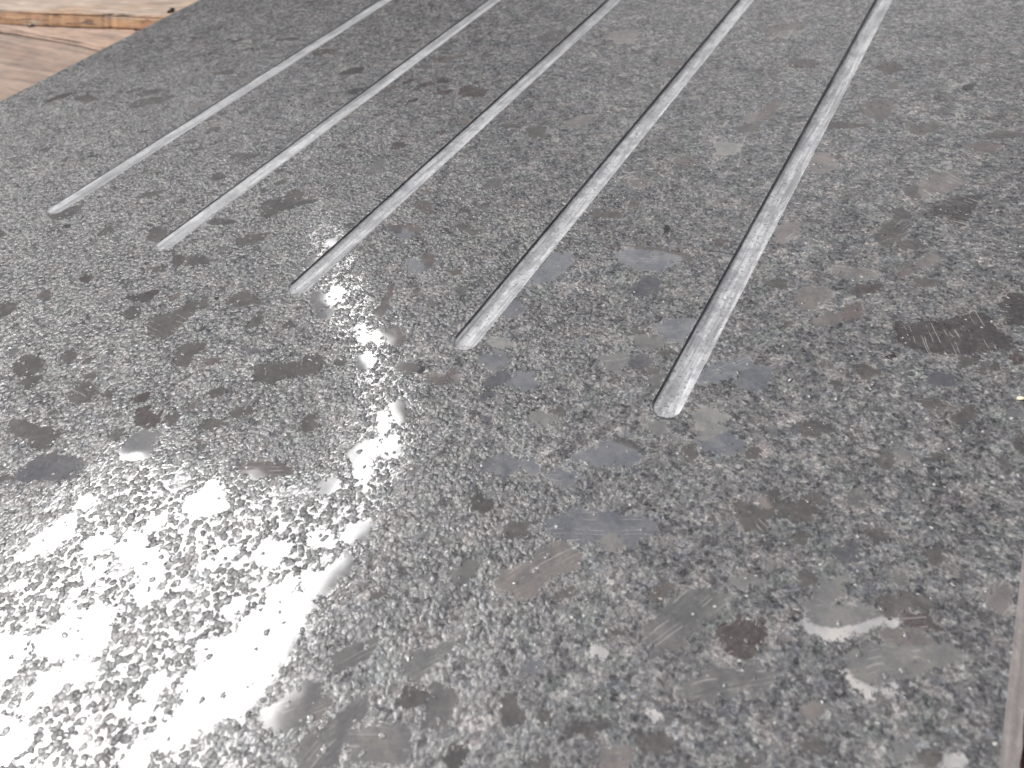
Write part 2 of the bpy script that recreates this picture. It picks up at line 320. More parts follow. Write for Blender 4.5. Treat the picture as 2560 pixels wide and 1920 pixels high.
p('b','D',1430,1060,1490,1020,1540,1020,1540,1070,1470,1090); p('b','DP',890,1110,970,1060,1050,1040,1030,1090,930,1120); p('b','D',760,1360,810,1310,850,1310,840,1370,790,1380); p('b','P',1650,1570,1760,1540,1900,1540,2060,1570,1950,1620,1750,1659,v=1)
p('b','MB',120,1600,250,1500,360,1480,540,1510,570,1600,440,1659,100,1659); p('b','D',580,940,660,900,660,950,590,960); p('b','D',570,850,630,800,660,800,620,850); p('b','D',270,1510,380,1450,400,1460,330,1520)
p('b','M',1560,410,1700,350,1810,400,1820,450,1600,460,v=1); p('b','D',2060,1290,2130,1210,2200,1200,2160,1310,2080,1330); p('b','D',1370,470,1400,400,1440,390,1420,470); p('b','P',1160,410,1240,360,1260,380,1190,420)
p('b','M',1700,600,1760,510,1820,530,1790,580); p('b','D',1950,590,2000,560,2040,590,1970,610); p('b','K',1490,400,1515,395,1505,410); p('b','P',300,400,250,380,330,340,360,380,340,410); p('b','M',1590,1170,1750,1150,1700,1230,1600,1230); p('b','M',1380,1300,1440,1240,1560,1270,1500,1310)
p('b','D',310,1190,390,1170,380,1210,330,1215); p('b','M',700,1060,770,1030,780,1080,720,1090); p('b','P',1420,830,1520,810,1520,850,1430,860); p('b','M',1590,880,1640,830,1640,880); el('b','D',30,1640,50,20,20); p('b','DP',560,260,640,240,620,290,570,290)
p('j','D',600,1300,650,1230,760,1210,800,1170,850,1160,890,1190,860,1240,780,1240,700,1290,650,1325,v=2); p('j','DD',1100,455,1160,420,1260,415,1240,445,1160,460); p('j','DD',1155,575,1200,545,1280,535,1200,575)
p('j','D',910,630,1015,615,1000,632,930,638); p('j','D',940,330,1010,300,1110,295,1080,315,960,345); p('j','D',710,240,860,225,850,245,760,250); p('j','DP',1830,560,1880,525,2030,555,1960,600,1850,590); p('j','DD',1500,625,1590,600,1570,630,1520,635)
p('j','DD',1700,490,1775,480,1770,510,1710,510); p('j','D',1965,350,2010,320,2040,345,2000,355); p('j','M',1670,385,1720,350,1890,335,1860,350,1750,380); p('j','D',1765,265,1840,245,1820,262,1780,268); p('j','D',1540,255,1600,235,1590,258)
p('j','DP',1570,530,1640,500,1700,515,1650,530); p('j','DP',1710,560,1800,550,1770,575,1720,575); p('j','D',2050,500,2100,490,2085,507,2060,507); p('j','D',2100,770,2212,755,2212,790,2140,785); p('j','DP',1430,880,1500,875,1490,910,1440,910)
p('j','D',715,1120,780,1105,770,1130,725,1130); p('j','D',310,1090,350,1060,400,1090,360,1105); p('j','D',300,1370,330,1350,470,1355,450,1375,360,1375); p('j','D',100,1240,155,1220,150,1245); p('j','M',430,970,480,945,620,940,560,970); p('j','M',290,800,340,775,380,780,340,810)
p('j','D',350,860,400,850,380,875); p('j','D',150,870,240,855,200,885); p('j','G',1260,1060,1340,980,1390,980,1350,1060,1290,1080); p('j','D',1175,1045,1225,1040,1200,1060); p('j','M',300,450,460,425,450,450,350,460); p('j','D',1115,730,1180,710,1150,738); p('j','LB',1460,1459,1470,1400,1530,1410,1560,1450)
p('j','P',1570,1240,1640,1230,1670,1300,1600,1290); p('j','D',1870,65,1925,52,1910,75); p('j','P',1500,1390,1580,1380,1610,1420,1530,1430); p('j','D',2160,150,2200,135,2190,165); p('j','D',1430,245,1490,238,1480,255); p('j','M',1365,75,1420,60,1420,80); p('j','G',1980,1160,2030,1100,2090,1110,2060,1160); p('j','P',1600,1170,1660,1160,1640,1190); p('j','D',1880,155,1912,140,1900,165)
p('j','M',1060,635,1110,620,1100,645); p('j','DP',1690,820,1740,800,1740,830); p('j','P',1830,750,1900,725,1890,755); p('j','M',480,690,550,670,530,695); p('j','DP',1490,510,1560,480,1530,520); p('j','M',1350,560,1430,520,1460,535,1380,570)
p('a','D',290,1280,330,1250,430,1230,490,1210,460,1260,370,1295,310,1295); p('a','M',880,1410,900,1350,960,1345,1000,1370,960,1430,900,1430); p('a','D',1250,1320,1280,1295,1390,1310,1370,1330); p('a','M',1380,1420,1500,1390,1610,1370,1560,1420,1440,1450); p('a','D',740,545,840,515,820,540,760,552)
p('a','D',800,560,860,535,980,525,940,550,840,570); p('a','M',760,625,820,590,930,580,1030,565,990,600,860,620,790,640); p('a','D',230,895,300,865,290,895); p('a','DP',270,600,360,560,440,545,380,580,290,605); p('a','D',360,950,410,930,390,955); p('a','M',800,1170,880,1140,1010,1120,900,1160); p('a','LP',1100,650,1130,620,1200,620,1150,650); p('a','M',440,580,520,560,600,590,500,605)
p('a','D',610,335,650,322,640,340); p('a','D',880,1590,960,1575,980,1610,920,1610); p('a','D',590,1400,610,1350,670,1340,660,1380); p('a','D',480,1655,520,1635,560,1640,520,1659); p('a','K',390,1335,415,1330,405,1345); p('a','D',1530,1120,1590,1120,1560,1140)
def lin(c):
    c /= 255.0
    return c/12.92 if c <= 0.04045 else ((c+0.055)/1.055)**2.4
GAIN, OFF = 0.39, 0.0
def albedo(rgb):
    return [max(0.012, (lin(v) - OFF)*GAIN) for v in rgb]
polys = []
for tone, pts, tr, v in C:
    k, ox, oy = TR[tr]
    P_ = np.array([slab_xy(ox + k*x, oy + k*y) for x, y in pts])
    n = len(P_); Q = []                                         # cut the corners once
    for i in range(n):
        a, b = P_[i], P_[(i+1) % n]; Q += [a*.88+b*.12, a*.12+b*.88]
    jit = np.array([random.uniform(.92, 1.08) for _ in range(3)])
    polys.append((np.array(Q), np.array(albedo(T[tone]))*jit[0], v, tone == 'N', tone == 'W'))
cents = [(q[0].mean(0), np.abs(q[0]-q[0].mean(0)).max()) for q in polys]
tries = 0; extra = 0
while extra < 420 and tries < 9000:
    tries += 1
    x, y = rng.uniform(-.57, .055), rng.uniform(-.12, .66)
    r = float(np.clip(rng.lognormal(math.log(.0021), .5), .001, .008))
    if any(abs(x-c[0][0]) < c[1]*.8+r and abs(y-c[0][1]) < c[1]*.8+r for c in cents): continue
    n = rng.integers(5, 8); ang = np.sort(rng.uniform(0, math.tau, n)); asp = rng.uniform(.3, .75); ro = rng.uniform(-.6, .9)
    rr = r*rng.uniform(.6, 1.35, n); X = np.cos(ang)*rr*1.2; Y = np.sin(ang)*rr*asp
    Q = np.stack([x + X*math.cos(ro) - Y*math.sin(ro), y + X*math.sin(ro) + Y*math.cos(ro)], 1)
    far = y > .25 or x < -.3
    tone = rng.choice(['D', 'M', 'MB', 'G', 'P', 'L', 'DP', 'K', 'N'], p=[.26, .26, .08, .14, .05, .03, .08, .04, .06] if far else [.14, .22, .12, .2, .04, .1, .04, .02, .12])
    polys.append((Q, np.array(albedo(T[tone]))*rng.uniform(.85, 1.15), int(rng.random() < .3), False, False)); cents.append((np.array((x, y)), r)); extra += 1

# ------------------------------------------------------------------ stone material
def granite(kind):
    s = NT('stone_' + kind)
    P0 = s.n('ShaderNodeTexCoord').outputs['Object']
    w = s.noise(P0, 420, 3, .6, col=True)
    Pw = s.vm('ADD', P0, s.vm('SCALE', s.vm('SUBTRACT', w, (.5, .5, .5)), sc_=.0028))
    # fine matrix
    v1 = s.vor(Pw, 640); v2 = s.vor(Pw, 1500)
    c1 = s.sep(v1.outputs['Color']); c2 = s.sep(v2.outputs['Color'])
    n1 = s.noise(P0, 900, 4, .65); lo = s.noise(P0, 38, 3, .55)
    g = s.ma('ADD', s.ma('MULTIPLY', c1[0], .36), s.ma('MULTIPLY', c2[0], .30))
    g = s.ma('ADD', g, s.ma('MULTIPLY', n1, .75))
    g = s.ma('ADD', g, s.ma('MULTIPLY', s.ma('SUBTRACT', lo, .5), .35))      # about 0.35 .. 1.1
    g = s.ma('ADD', g, s.ma('MULTIPLY', s.ma('SUBTRACT', s.noise(P0, 150, 2, .6), .5), .5)); g = s.ma('SUBTRACT', g, .22)
    base = s.ramp(g, [(0.10, (.022, .021, .024)), (.32, (.055, .054, .057)), (.50, (.091, .090, .092)), (.68, (.140, .138, .137)), (.92, (.275, .268, .262))])
    hue = s.noise(P0, 260, 2, .5, col=True); hs_ = s.sep(hue)
    base = s.mix(s.ss(hs_[0], .56, .70), base, s.mix(1.0, base, (1.03, .992, .98, 1), 'MULTIPLY'))
    base = s.mix(s.ss(hs_[1], .56, .70), base, s.mix(1.0, base, (.95, .99, 1.06, 1), 'MULTIPLY'))
    tint = s.sep(s.noise(P0, 75, 3, .6, col=True))
    base = s.mix(s.ss(tint[0], .50, .66), base, s.mix(1.0, base, (1.035, .985, .98, 1), 'MULTIPLY'))
    base = s.mix(s.ss(tint[2], .50, .66), base, s.mix(1.0, base, (.955, 1.01, .985, 1), 'MULTIPLY'))
    flat = None
    if kind == 'polished':
        sd = s.attr('crystal_edge').outputs['Fac']; cc = s.attr('crystal_tone').outputs['Color']
        cv = s.attr('cleavage').outputs['Fac']; vein = s.attr('veined').outputs['Fac']; mir = s.attr('mirror').outputs['Fac']
        jag = s.ma('MULTIPLY', s.ma('SUBTRACT', s.noise(P0, 210, 5, .70), .5), 9.0)
        d = s.ma('ADD', s.ma('ADD', s.ma('SUBTRACT', sd, .75), jag), s.ma('MULTIPLY', s.ma('SUBTRACT', s.noise(Pw, 620, 3, .7), .5), 5.5))
        cm = s.ma('SUBTRACT', 1.0, s.ss(d, -.32, .25))
        # inside tone variation, cleavage veins
        var = s.noise(P0, 130, 3, .6)
        cc2 = s.mix(s.ss(var, .35, .68), s.mix(1.0, cc, (.84, .85, .88, 1), 'MULTIPLY'), s.mix(1.0, cc, (1.18, 1.16, 1.13, 1), 'MULTIPLY'))
        wv = s.ma('ADD', cv, s.ma('MULTIPLY', s.noise(P0, 60, 2, .5), 3.0))
        cx = s.n('ShaderNodeCombineXYZ'); s.l(wv, cx.inputs[0]); s.l(s.ma('MULTIPLY', s.noise(P0, 60, 1), .4), cx.inputs[1])
        ve = s.n('ShaderNodeTexVoronoi', feature='DISTANCE_TO_EDGE'); s.l(cx.outputs[0], ve.inputs['Vector']); ve.inputs['Scale'].default_value = .30
        gate = s.ss(s.noise(P0, 150, 2, .5), .48, .6)
        line = s.ma('MULTIPLY', s.ma('MULTIPLY', s.ma('SUBTRACT', 1.0, s.ss(ve.outputs['Distance'], .006, .045)), gate), vein, clamp=True)
        fine = s.noise(s.vm('SCALE', cx.outputs[0], sc_=1.0), 2.6, 2, .5)
        cc2 = s.mix(s.ma('MULTIPLY', s.ss(fine, .52, .66), s.ma('MULTIPLY', vein, .5)), cc2, s.mix(1.0, cc2, (1.35, 1.33, 1.3, 1), 'MULTIPLY'))
        cc2 = s.mix(s.ma('MULTIPLY', line, .65), cc2, (.27, .262, .25, 1))
        # dark crystals carry small inclusions of the matrix
        inc = s.ss(s.noise(P0, 330, 3, .6), .62, .68)
        cc2 = s.mix(s.ma('MULTIPLY', inc, .55), cc2, base)
        base = s.mix(s.ma('MULTIPLY', cm, .84), base, cc2)
        # pale stained rim round some crystals
        rim = s.ma('MULTIPLY', s.ma('MULTIPLY', s.ss(d, -.6, .1), s.ma('SUBTRACT', 1.0, s.ss(d, .1, .8))), s.ss(s.noise(P0, 75, 1), .5, .62))
        base = s.mix(s.ma('MULTIPLY', rim, .35), base, (.30, .285, .27, 1))
        ge = s.ma('SUBTRACT', s.attr('groove_edge').outputs['Fac'], s.ma('MULTIPLY', s.ma('SUBTRACT', s.noise(P0, 480, 4, .7), .53), 3.6))
        base = s.mix(s.ma('MULTIPLY', s.ma('SUBTRACT', 1.0, s.ss(ge, -.1, .35)), .75), base, (.25, .252, .26, 1))
        # tiny bright flecks, tiny black biotite
        fl = s.vor(Pw, 420)
        base = s.mix(s.ma('MULTIPLY', s.ma('GREATER_THAN', s.sep(fl.outputs['Color'])[1], .93), s.ma('SUBTRACT', 1.0, s.ss(fl.outputs['Distance'], .06, .26)), clamp=True), base, (.36, .355, .345, 1))
        # relief: leather finish, rounded grains between flat crystals
        Pb = s.vm('ADD', P0, s.vm('SCALE', s.vm('SUBTRACT', s.noise(P0, 320, 3, .55, col=True), (.5, .5, .5)), sc_=.0026))
        b1 = s.vor(Pb, 520, 'F1', 1.0); bc = s.sep(b1.outputs['Color'])
        dome = s.ma('MULTIPLY', s.ma('SUBTRACT', 1.0, s.ma('POWER', s.ma('MULTIPLY', s.ma('ADD', b1.outputs['Distance'], s.ma('MULTIPLY', s.ma('SUBTRACT', n1, .5), .75)), 1.62), 2.0), clamp=True), s.ma('ADD', .45, bc[0]))
        dens = s.noise(P0, 55, 3, .6)
        flatm = s.ma('MAXIMUM', cm, s.ma('MULTIPLY', s.ss(dens, .60, .70), .75))
        flatm = s.ma('MAXIMUM', flatm, 0.0)
        rough_ = s.ma('SUBTRACT', 1.0, flatm, clamp=True)
        hgt = s.ma('ADD', s.ma('MULTIPLY', dome, .00027), s.ma('MULTIPLY', s.noise(P0, 900, 1, .5), .00005))
        xyz = s.sep(P0); wob_ = s.ma('MULTIPLY', s.ma('SUBTRACT', s.noise(P0, 16, 2), .5), .12)
        relx = s.ma('ADD', .22, s.ma('MULTIPLY', s.ma('SUBTRACT', 1.0, s.ss(s.ma('ADD', xyz[0], wob_), -.12, -.03)), .78))
        rely = s.ma('ADD', .35, s.ma('MULTIPLY', s.ma('SUBTRACT', 1.0, s.ss(s.ma('ADD', xyz[1], wob_), .22, .36)), .65))
        rel = s.ma('MULTIPLY', relx, rely)
        hgt = s.ma('MULTIPLY', s.ma('MULTIPLY', hgt, rough_), rel)
        # few stray grains standing on the flats
        sg = s.vor(Pb, 300); sgm = s.ma('MULTIPLY', s.ma('GREATER_THAN', s.sep(sg.outputs['Color'])[0], s.ma('ADD', .25, s.ma('MULTIPLY', s.ss(dens, .42, .55), .55))), s.ma('SUBTRACT', 1.0, s.ss(s.ma('ADD', s.ma('DIVIDE', sg.outputs['Distance'], s.ma('ADD', .45, s.sep(sg.outputs['Color'])[1])), s.ma('MULTIPLY', s.noise(P0, 700, 1), .16)), .20, .34)))
        hgt = s.ma('ADD', hgt, s.ma('MULTIPLY', s.ma('MULTIPLY', sgm, cm), .00022))
        hgt = s.ma('ADD', hgt, s.ma('MULTIPLY', s.noise(P0, 70, 1, .5), .00012))
        nb = s.bump(hgt, 1.0, 1.0)
        s.l(nb, s.b.inputs['Normal'])
        matte = s.ma('MULTIPLY', s.ss(dome, .12, .70), rough_)
        matte = s.ma('ADD', matte, s.ma('MULTIPLY', s.ma('MULTIPLY', s.ma('SUBTRACT', 1.0, relx), .7), rough_), clamp=True)
        matte = s.ma('MULTIPLY', matte, s.ma('ADD', .15, s.ma('MULTIPLY', rely, .85)))
        matte = s.ma('MAXIMUM', matte, s.ma('MULTIPLY', sgm, cm))
        s.put(s.ma('ADD', .065, s.ma('MULTIPLY', matte, s.ma('ADD', .12, s.ma('MULTIPLY', n1, .42)))), s.b.inputs['Roughness'])
        s.put(s.ma('SUBTRACT', .5, s.ma('MULTIPLY', matte, .10)), s.b.inputs['Specular IOR Level'])
        s.b.inputs['IOR'].default_value = 1.56
    if kind == 'groove':
        PL = s.coord((1, .05, 1))
        st = s.noise(PL, 900, 4, .6); st2 = s.noise(PL, 260, 3, .6)
        base = s.mix(.66, base, (.31, .313, .325, 1))
        base = s.mix(1.0, base, s.ramp(st, [(.3, .60), (.5, 1.0), (.7, 1.4)]), 'MULTIPLY')
        base = s.mix(1.0, base, s.ramp(st2, [(.34, .68), (.5, 1.0), (.66, 1.3)]), 'MULTIPLY')
        sp = s.noise(P0, 700, 3, .6)
        base = s.mix(s.ma('MULTIPLY', s.ss(sp, .57, .66), .8), base, (.07, .07, .075, 1))
        lump = s.noise(P0, 110, 3, .6)
        base = s.mix(s.ma('MULTIPLY', s.ss(lump, .48, .62), .55), base, (.13, .13, .14, 1))
        hgt = s.ma('ADD', s.ma('MULTIPLY', st, .00010), s.ma('MULTIPLY', s.noise(P0, 800, 3, .6), .00012))
        s.l(s.bump(hgt, 1.0, .8), s.b.inputs['Normal'])
        s.b.inputs['Roughness'].default_value = .36
    if kind == 'bevel':
        PL = s.coord((1, .08, 1))
        base = s.mix(.6, base, (.36, .325, .31, 1))
        base = s.mix(1.0, base, s.ramp(s.noise(PL, 420, 3, .6), [(.3, .75), (.5, 1.0), (.7, 1.2)]), 'MULTIPLY')
        s.l(s.bump(s.noise(PL, 900, 3, .6), .00012), s.b.inputs['Normal'])
        s.b.inputs['Roughness'].default_value = .5
    if kind == 'sawn':
        s.l(s.bump(s.noise(P0, 500, 3, .6), .0003), s.b.inputs['Normal']); s.b.inputs['Roughness'].default_value = .7
    s.l(base, s.b.inputs['Base Color'])
    return s.m
M_top, M_gr, M_bev, M_saw = granite('polished'), granite('groove'), granite('bevel'), granite('sawn')

# ------------------------------------------------------------------ the slab
GX = [-.4068, -.3182, -.2286, -.1386, -.0528]; GY0 = .1682; HW = .0054
X0, X1, Y0, Y1, TH, BEV = -.5770, .0597, -.16, .80, .030, .0050
def line_(a, b, step): return list(np.linspace(a, b, max(2, int(round((b-a)/step))+1)))[:-1]
xs = []; cur = X0
for g in GX:
    xs += line_(cur, g-HW, .0009) + line_(g-HW, g+HW, .00045); cur = g+HW
xs += line_(cur, X1, .0008) + [X1]; xs = np.array(xs)
ys = np.array(line_(Y0, -.04, .004) + line_(-.04, GY0-HW-.001, .0008) + line_(GY0-HW-.001, GY0+.002, .0004) + line_(GY0+.002, .30, .0010) + line_(.30, .45, .0014) + line_(.45, Y1, .0022) + [Y1])
nx, ny = len(xs), len(ys)
XX, YY = np.meshgrid(xs, ys); X = XX.ravel(); Y = YY.ravel()
# signed distance to grooves; capsules whose round end is centred at GY0 + HW
def gsd(x, y):
    d = np.full(x.shape, 9.0); near = np.zeros(x.shape, int)
    for i, g in enumerate(GX):
        dy = np.minimum(y - GY0 - HW*0.0, 0); di = np.hypot(x-g, dy) - HW
        near = np.where(di < d, i, near); d = np.minimum(d, di)
    return d, near
sd, near = gsd(X, Y)
inside = (sd < -1e-6).reshape(ny, nx)
q = inside[:-1, :-1] & inside[1:, :-1] & inside[:-1, 1:] & inside[1:, 1:]
idx = np.arange(nx*ny).reshape(ny, nx)
F = np.stack([idx[:-1, :-1], idx[:-1, 1:], idx[1:, 1:], idx[1:, :-1]], -1)[~q]
used = np.zeros(nx*ny, bool); used[F.ravel()] = True
snap = used & (sd < 0)
gx = np.array(GX)[near]; dx = X-gx; dy = np.minimum(Y-GY0, 0); L = np.hypot(dx, dy); L[L < 1e-9] = 1
X = np.where(snap, gx + dx/L*HW, X); Y = np.where(snap & (Y < GY0), GY0 + dy/L*HW, Y)
remap = -np.ones(nx*ny, int); remap[used] = np.arange(used.sum()); F = remap[F]; X = X[used]; Y = Y[used]
V = np.stack([X, Y, np.zeros_like(X)], 1)
# crystals per vertex (millimetres)
E_ = np.full(len(X), 6.0); TN = np.tile(np.array([.15, .15, .15]), (len(X), 1)); CL = np.zeros(len(X)); VE = np.zeros(len(X))
for Q, col, v, mirror, pale in polys:
    mn, mx = Q.min(0)-.005, Q.max(0)+.005
    s_ = np.nonzero((X > mn[0]) & (X < mx[0]) & (Y > mn[1]) & (Y < mx[1]))[0]
    if not len(s_): continue
    px, py = X[s_], Y[s_]; dmin = np.full(len(s_), 9.0); ins = np.zeros(len(s_), bool)
    for i in range(len(Q)):
        a, b = Q[i], Q[(i+1) % len(Q)]; e = b-a
        t = np.clip(((px-a[0])*e[0]+(py-a[1])*e[1])/max(e@e, 1e-12), 0, 1)
        dmin = np.minimum(dmin, np.hypot(px-a[0]-t*e[0], py-a[1]-t*e[1]))
        if a[1] != b[1]:
            ins ^= ((a[1] > py) != (b[1] > py)) & (px < (b[0]-a[0])*(py-a[1])/(b[1]-a[1])+a[0])
    d = np.where(ins, -dmin, dmin)*1000
    if mirror: d -= .9
    size = np.sqrt(max((Q[:, 0].max()-Q[:, 0].min())*(Q[:, 1].max()-Q[:, 1].min()), 1e-9))*1000
    d = d + np.clip(.35 - size*.0, -.2, .35)*0
    ok = d < E_[s_]; k = s_[ok]; E_[k] = d[ok]; TN[k] = col; VE[k] = min(1.0, v*.75)
    # cleavage runs across the long axis for v == 2, along it otherwise
    cen = Q-Q.mean(0); w_, ev = np.linalg.eigh(cen.T@cen); ax = ev[:, 1] if v == 2 else ev[:, 0]
    CL[k] = ((px[ok]-Q[:, 0].mean())*ax[0]+(py[ok]-Q[:, 1].mean())*ax[1])*1000 + 40*random.random()
root = bpy.data.objects.new('granite_worktop', None); sc.collection.objects.link(root)
root.location = (0, 0, 0); root.empty_display_size = .1
tag(root, 'grey speckled granite drainer slab with five parallel grooves, resting on timber', 'granite worktop')
me = mesh('polished_face', V, F.astype(np.int32)); top = link('polished_face', me, M_top, root)
top['label'] = 'polished speckled grey face with flat dark crystals'
def addattr(name, arr, typ='FLOAT'):
    a = me.attributes.new(name, typ, 'POINT')
    if typ == 'FLOAT': a.data.foreach_set('value', arr.astype(np.float32))
    else: a.data.foreach_set('color', np.concatenate([arr, np.ones((len(arr), 1))], 1).astype(np.float32).ravel())
addattr('crystal_edge', E_); addattr('cleavage', CL); addattr('veined', VE); addattr('groove_edge', np.clip(gsd(X, Y)[0]*1000, 0, 9)); addattr('mirror', np.zeros(len(X))); addattr('crystal_tone', TN, 'FLOAT_COLOR')
# grooves: shallow at the near end, deeper further back
NU = 22
def depth(y): return .0017 + .0010*min(1.0, max(0.0, (y-GY0)/.30))
for gi, g in enumerate(GX):
    rows = []
    prof = [(-1-.04)] + [-math.cos(math.pi*k/NU) for k in range(NU+1)] + [1.04]
    def zed(u, d):
        u = min(1.0, abs(u)); return -d*(.58*(1-u*u) + .42*min(1.0, (1-u)/.07))
    Vg, Fg = [], []; dk = (.42, .52, .72, .9, 1.0)[gi]
    yy = list(np.concatenate([np.linspace(GY0, .30, 60), np.linspace(.31, Y1, 50)]))
    for y in yy:
        d = depth(y)*dk
        for u in prof:
            w1 = .00018*math.sin(y*190+gi)*0
            z = -.00003 if abs(u) > 1.0001 else (zed(u, d) - .00003)
            Vg.append((g + u*HW + w1, y, z))
    m_ = len(prof)
    for j in range(len(yy)-1):
        for i in range(m_-1):
            a = j*m_+i; Fg.append((a, a+1, a+1+m_, a+m_))
    # round end: columns of the profile swept over a half disc
    base0 = len(Vg); d = depth(GY0)*dk; NR, NA = 12, 26
    for r in range(NR+1):
        rr = r/NR if r < NR else 1.0
        for k in range(NA+1):
            a = math.pi + math.pi*k/NA
            Vg.append((g + HW*rr*math.cos(a), GY0 + HW*rr*math.sin(a), zed(rr, d)-.00003))
    rr = 1.04
    for k in range(NA+1):
        a = math.pi + math.pi*k/NA; Vg.append((g + HW*rr*math.cos(a), GY0 + HW*rr*math.sin(a), -.00003))
    for r in range(NR+1):
        for k in range(NA):
            a = base0 + r*(NA+1)+k; Fg.append((a, a+NA+1, a+NA+2, a+1))
    o = link('groove', mesh('groove', Vg, Fg), M_gr, root)
    for pg in o.data.polygons: pg.use_smooth = True
# bevels, sides and underside
b = BEV
def strip(name, pts_a, pts_b, mat):
    n = len(pts_a); V_ = list(pts_a)+list(pts_b); F_ = [(i, i+1, n+i+1, n+i) for i in range(n-1)]
    return link(name, mesh(name, V_, F_, False), mat, root)
yb = list(np.linspace(Y0, Y1, 240))
jj = [random.uniform(-.00025, .00015) for _ in yb]
strip('bevelled_edge', [(X1, y, 0) for y in yb], [(X1+b+j, y, -b*.45) for y, j in zip(yb, jj)], M_bev)
c = [(X0, Y0), (X1+b, Y0), (X1+b, Y1), (X0, Y1)]
Vs = [(x, y, -b*.45 if x > 0 else 0) for x, y in c] + [(x, y, -TH) for x, y in c] + [(X1, Y0, 0), (X1, Y1, 0)]
Fs = [(0, 4, 5, 1, 8), (2, 6, 7, 3, 9), (3, 7, 4, 0), (1, 5, 6, 2), (7, 6, 5, 4)]
link('sawn_side', mesh('sawn_side', Vs, Fs, False), M_saw, root)

# ------------------------------------------------------------------ timber
def wood(name, ca, cb, cc, grain=60, edge=None, dark=(.05, .035, .03)):
    s = NT(name)
    P0 = s.n('ShaderNodeTexCoord').outputs['Object']
    PL = s.coord((.045, 1, 1), src=P0)
    wv = s.noise(P0, 14, 2, .5, col=True)
    PL = s.vm('ADD', PL, s.vm('SCALE', s.vm('SUBTRACT', wv, (.5, .5, .5)), sc_=.010))
    g1 = s.noise(PL, grain*4, 5, .65); g2 = s.noise(PL, grain, 3, .6); g3 = s.noise(s.coord((.35, 1, 1), src=P0), 26, 3, .6)
    col = s.mix(s.ss(g2, .38, .64), ca, cb); col = s.mix(s.ss(g3, .5, .68), col, cc)
    col = s.mix(1.0, col, s.ramp(g1, [(.3, .58), (.5, 1.0), (.7, 1.2)]), 'MULTIPLY')
    crack = s.ma('MULTIPLY', s.ss(s.noise(PL, grain*2.2, 3, .55), .66, .72), s.ss(s.noise(P0, 24, 1), .45, .6))
    col = s.mix(crack, col, dark + (1,))
    if edge:
        yy = s.ma('ADD', s.sep(P0)[1], s.ma('MULTIPLY', s.ma('SUBTRACT', s.noise(PL, 150, 4, .7), .5), .013))
        ec = s.mix(s.ss(s.noise(s.coord((.5, 1, 1), src=P0), 60, 4, .65), .42, .6), edge[0], edge[1])
        col = s.mix(s.ma('MULTIPLY', s.ma('SUBTRACT', 1.0, s.ss(yy, -.0035, .0035)), .9), col, ec)
        spl = s.ma('MULTIPLY', s.ss(s.noise(s.coord((.10, 1, 1), src=P0), 330, 2, .6), .60, .66), s.ma('SUBTRACT', 1.0, s.ss(yy, .002, .006)))
        col = s.mix(s.ma('MULTIPLY', spl, .8), col, (.07, .04, .03, 1))
        col = s.mix(s.ss(s.noise(s.coord((.12, 1, 1), src=P0), 210, 2, .6), .60, .70), col, (.34, .27, .20, 1))
    sp = s.ss(s.noise(P0, 210, 3, .6), .70, .75)
    col = s.mix(s.ma('MULTIPLY', sp, .6), col, dark + (1,))
    s.l(col, s.b.inputs['Base Color']); s.b.inputs['Roughness'].default_value = .85
    mo = s.noise(s.coord((.5, 1, 1), src=P0), 48, 5, .7)
    col = s.mix(1.0, col, s.ramp(mo, [(.32, (.70, .68, .69)), (.5, (1, 1, 1)), (.68, (1.22, 1.17, 1.12))]), 'MULTIPLY')
    s.l(col, s.b.inputs['Base Color'])
    h = s.ma('SUBTRACT', s.ma('MULTIPLY', g1, .0012), s.ma('MULTIPLY', crack, .0015))
    s.l(s.bump(h, 1.0, .9), s.b.inputs['Normal'])
    return s.m
def timber(name, L, W, Hh, mat, loc, rot, seed, parent=None, wob=.0012, slope=.55):
    """rough sawn piece; local x along the grain, front top edge at local y = 0, z = 0"""
    r = random.Random(seed); nL = int(L/.004)
    ring = [(0, 0), (0, 0)]
    prof = []
    def seg(a, b_, n): return [(a[0]+(b_[0]-a[0])*k/n, a[1]+(b_[1]-a[1])*k/n) for k in range(n)]
    e = .0010; SLn = slope*Hh
    pts = [(e, 0), (W-e, 0), (W, -e), (W, -Hh+e), (W-e, -Hh), (e-SLn, -Hh), (-SLn, -Hh+e), (0, -e)]
    for i in range(8): prof += seg(pts[i], pts[(i+1) % 8], 10 if i in (0, 4) else (8 if i in (2, 6) else 2))
    m_ = len(prof); Vt, Ft = [], []
    ph = [r.uniform(0, 6) for _ in range(6)]
    off = [r.gauss(0, wob*.35) for _ in prof]; cur = 0
    for j in range(nL+1):
        x = -L/2 + L*j/nL
        cur = .9*cur + r.gauss(0, wob*.25)
        for i, (y, z) in enumerate(prof):
            front = (i >= m_-12)
            k = (wob*.5*math.sin(x*31+ph[0]) + wob*.3*math.sin(x*77+ph[1]) + cur + off[i]*(.5+math.sin(x*20+ph[2]+i)*.5))
            zz = z + (min(0.0, off[i])*.5*abs(math.sin(x*13+i)) if z > -.0001 else 0)
            Vt.append((x, y + (k if front else 0), zz))
    for j in range(nL):
        for i in range(m_):
            a = j*m_+i; b_ = j*m_+(i+1) % m_; Ft.append((a, b_, b_+m_, a+m_))
    Ft.append(tuple(range(m_))[::-1]); Ft.append(tuple(nL*m_+i for i in range(m_)))
    o = link(name, mesh(name, Vt, Ft, False), mat, parent); o.location = loc; o.rotation_euler = rot
    return o
W1 = wood('weathered_plank_wood', (.215, .165, .128, 1), (.26, .21, .17, 1), (.22, .15, .10, 1), 55, (((.38, .215, .11, 1)), (.27, .135, .065, 1)))
W2 = wood('sawn_beam_wood', (.165, .115, .09, 1), (.20, .145, .112, 1), (.15, .10, .08, 1), 45)
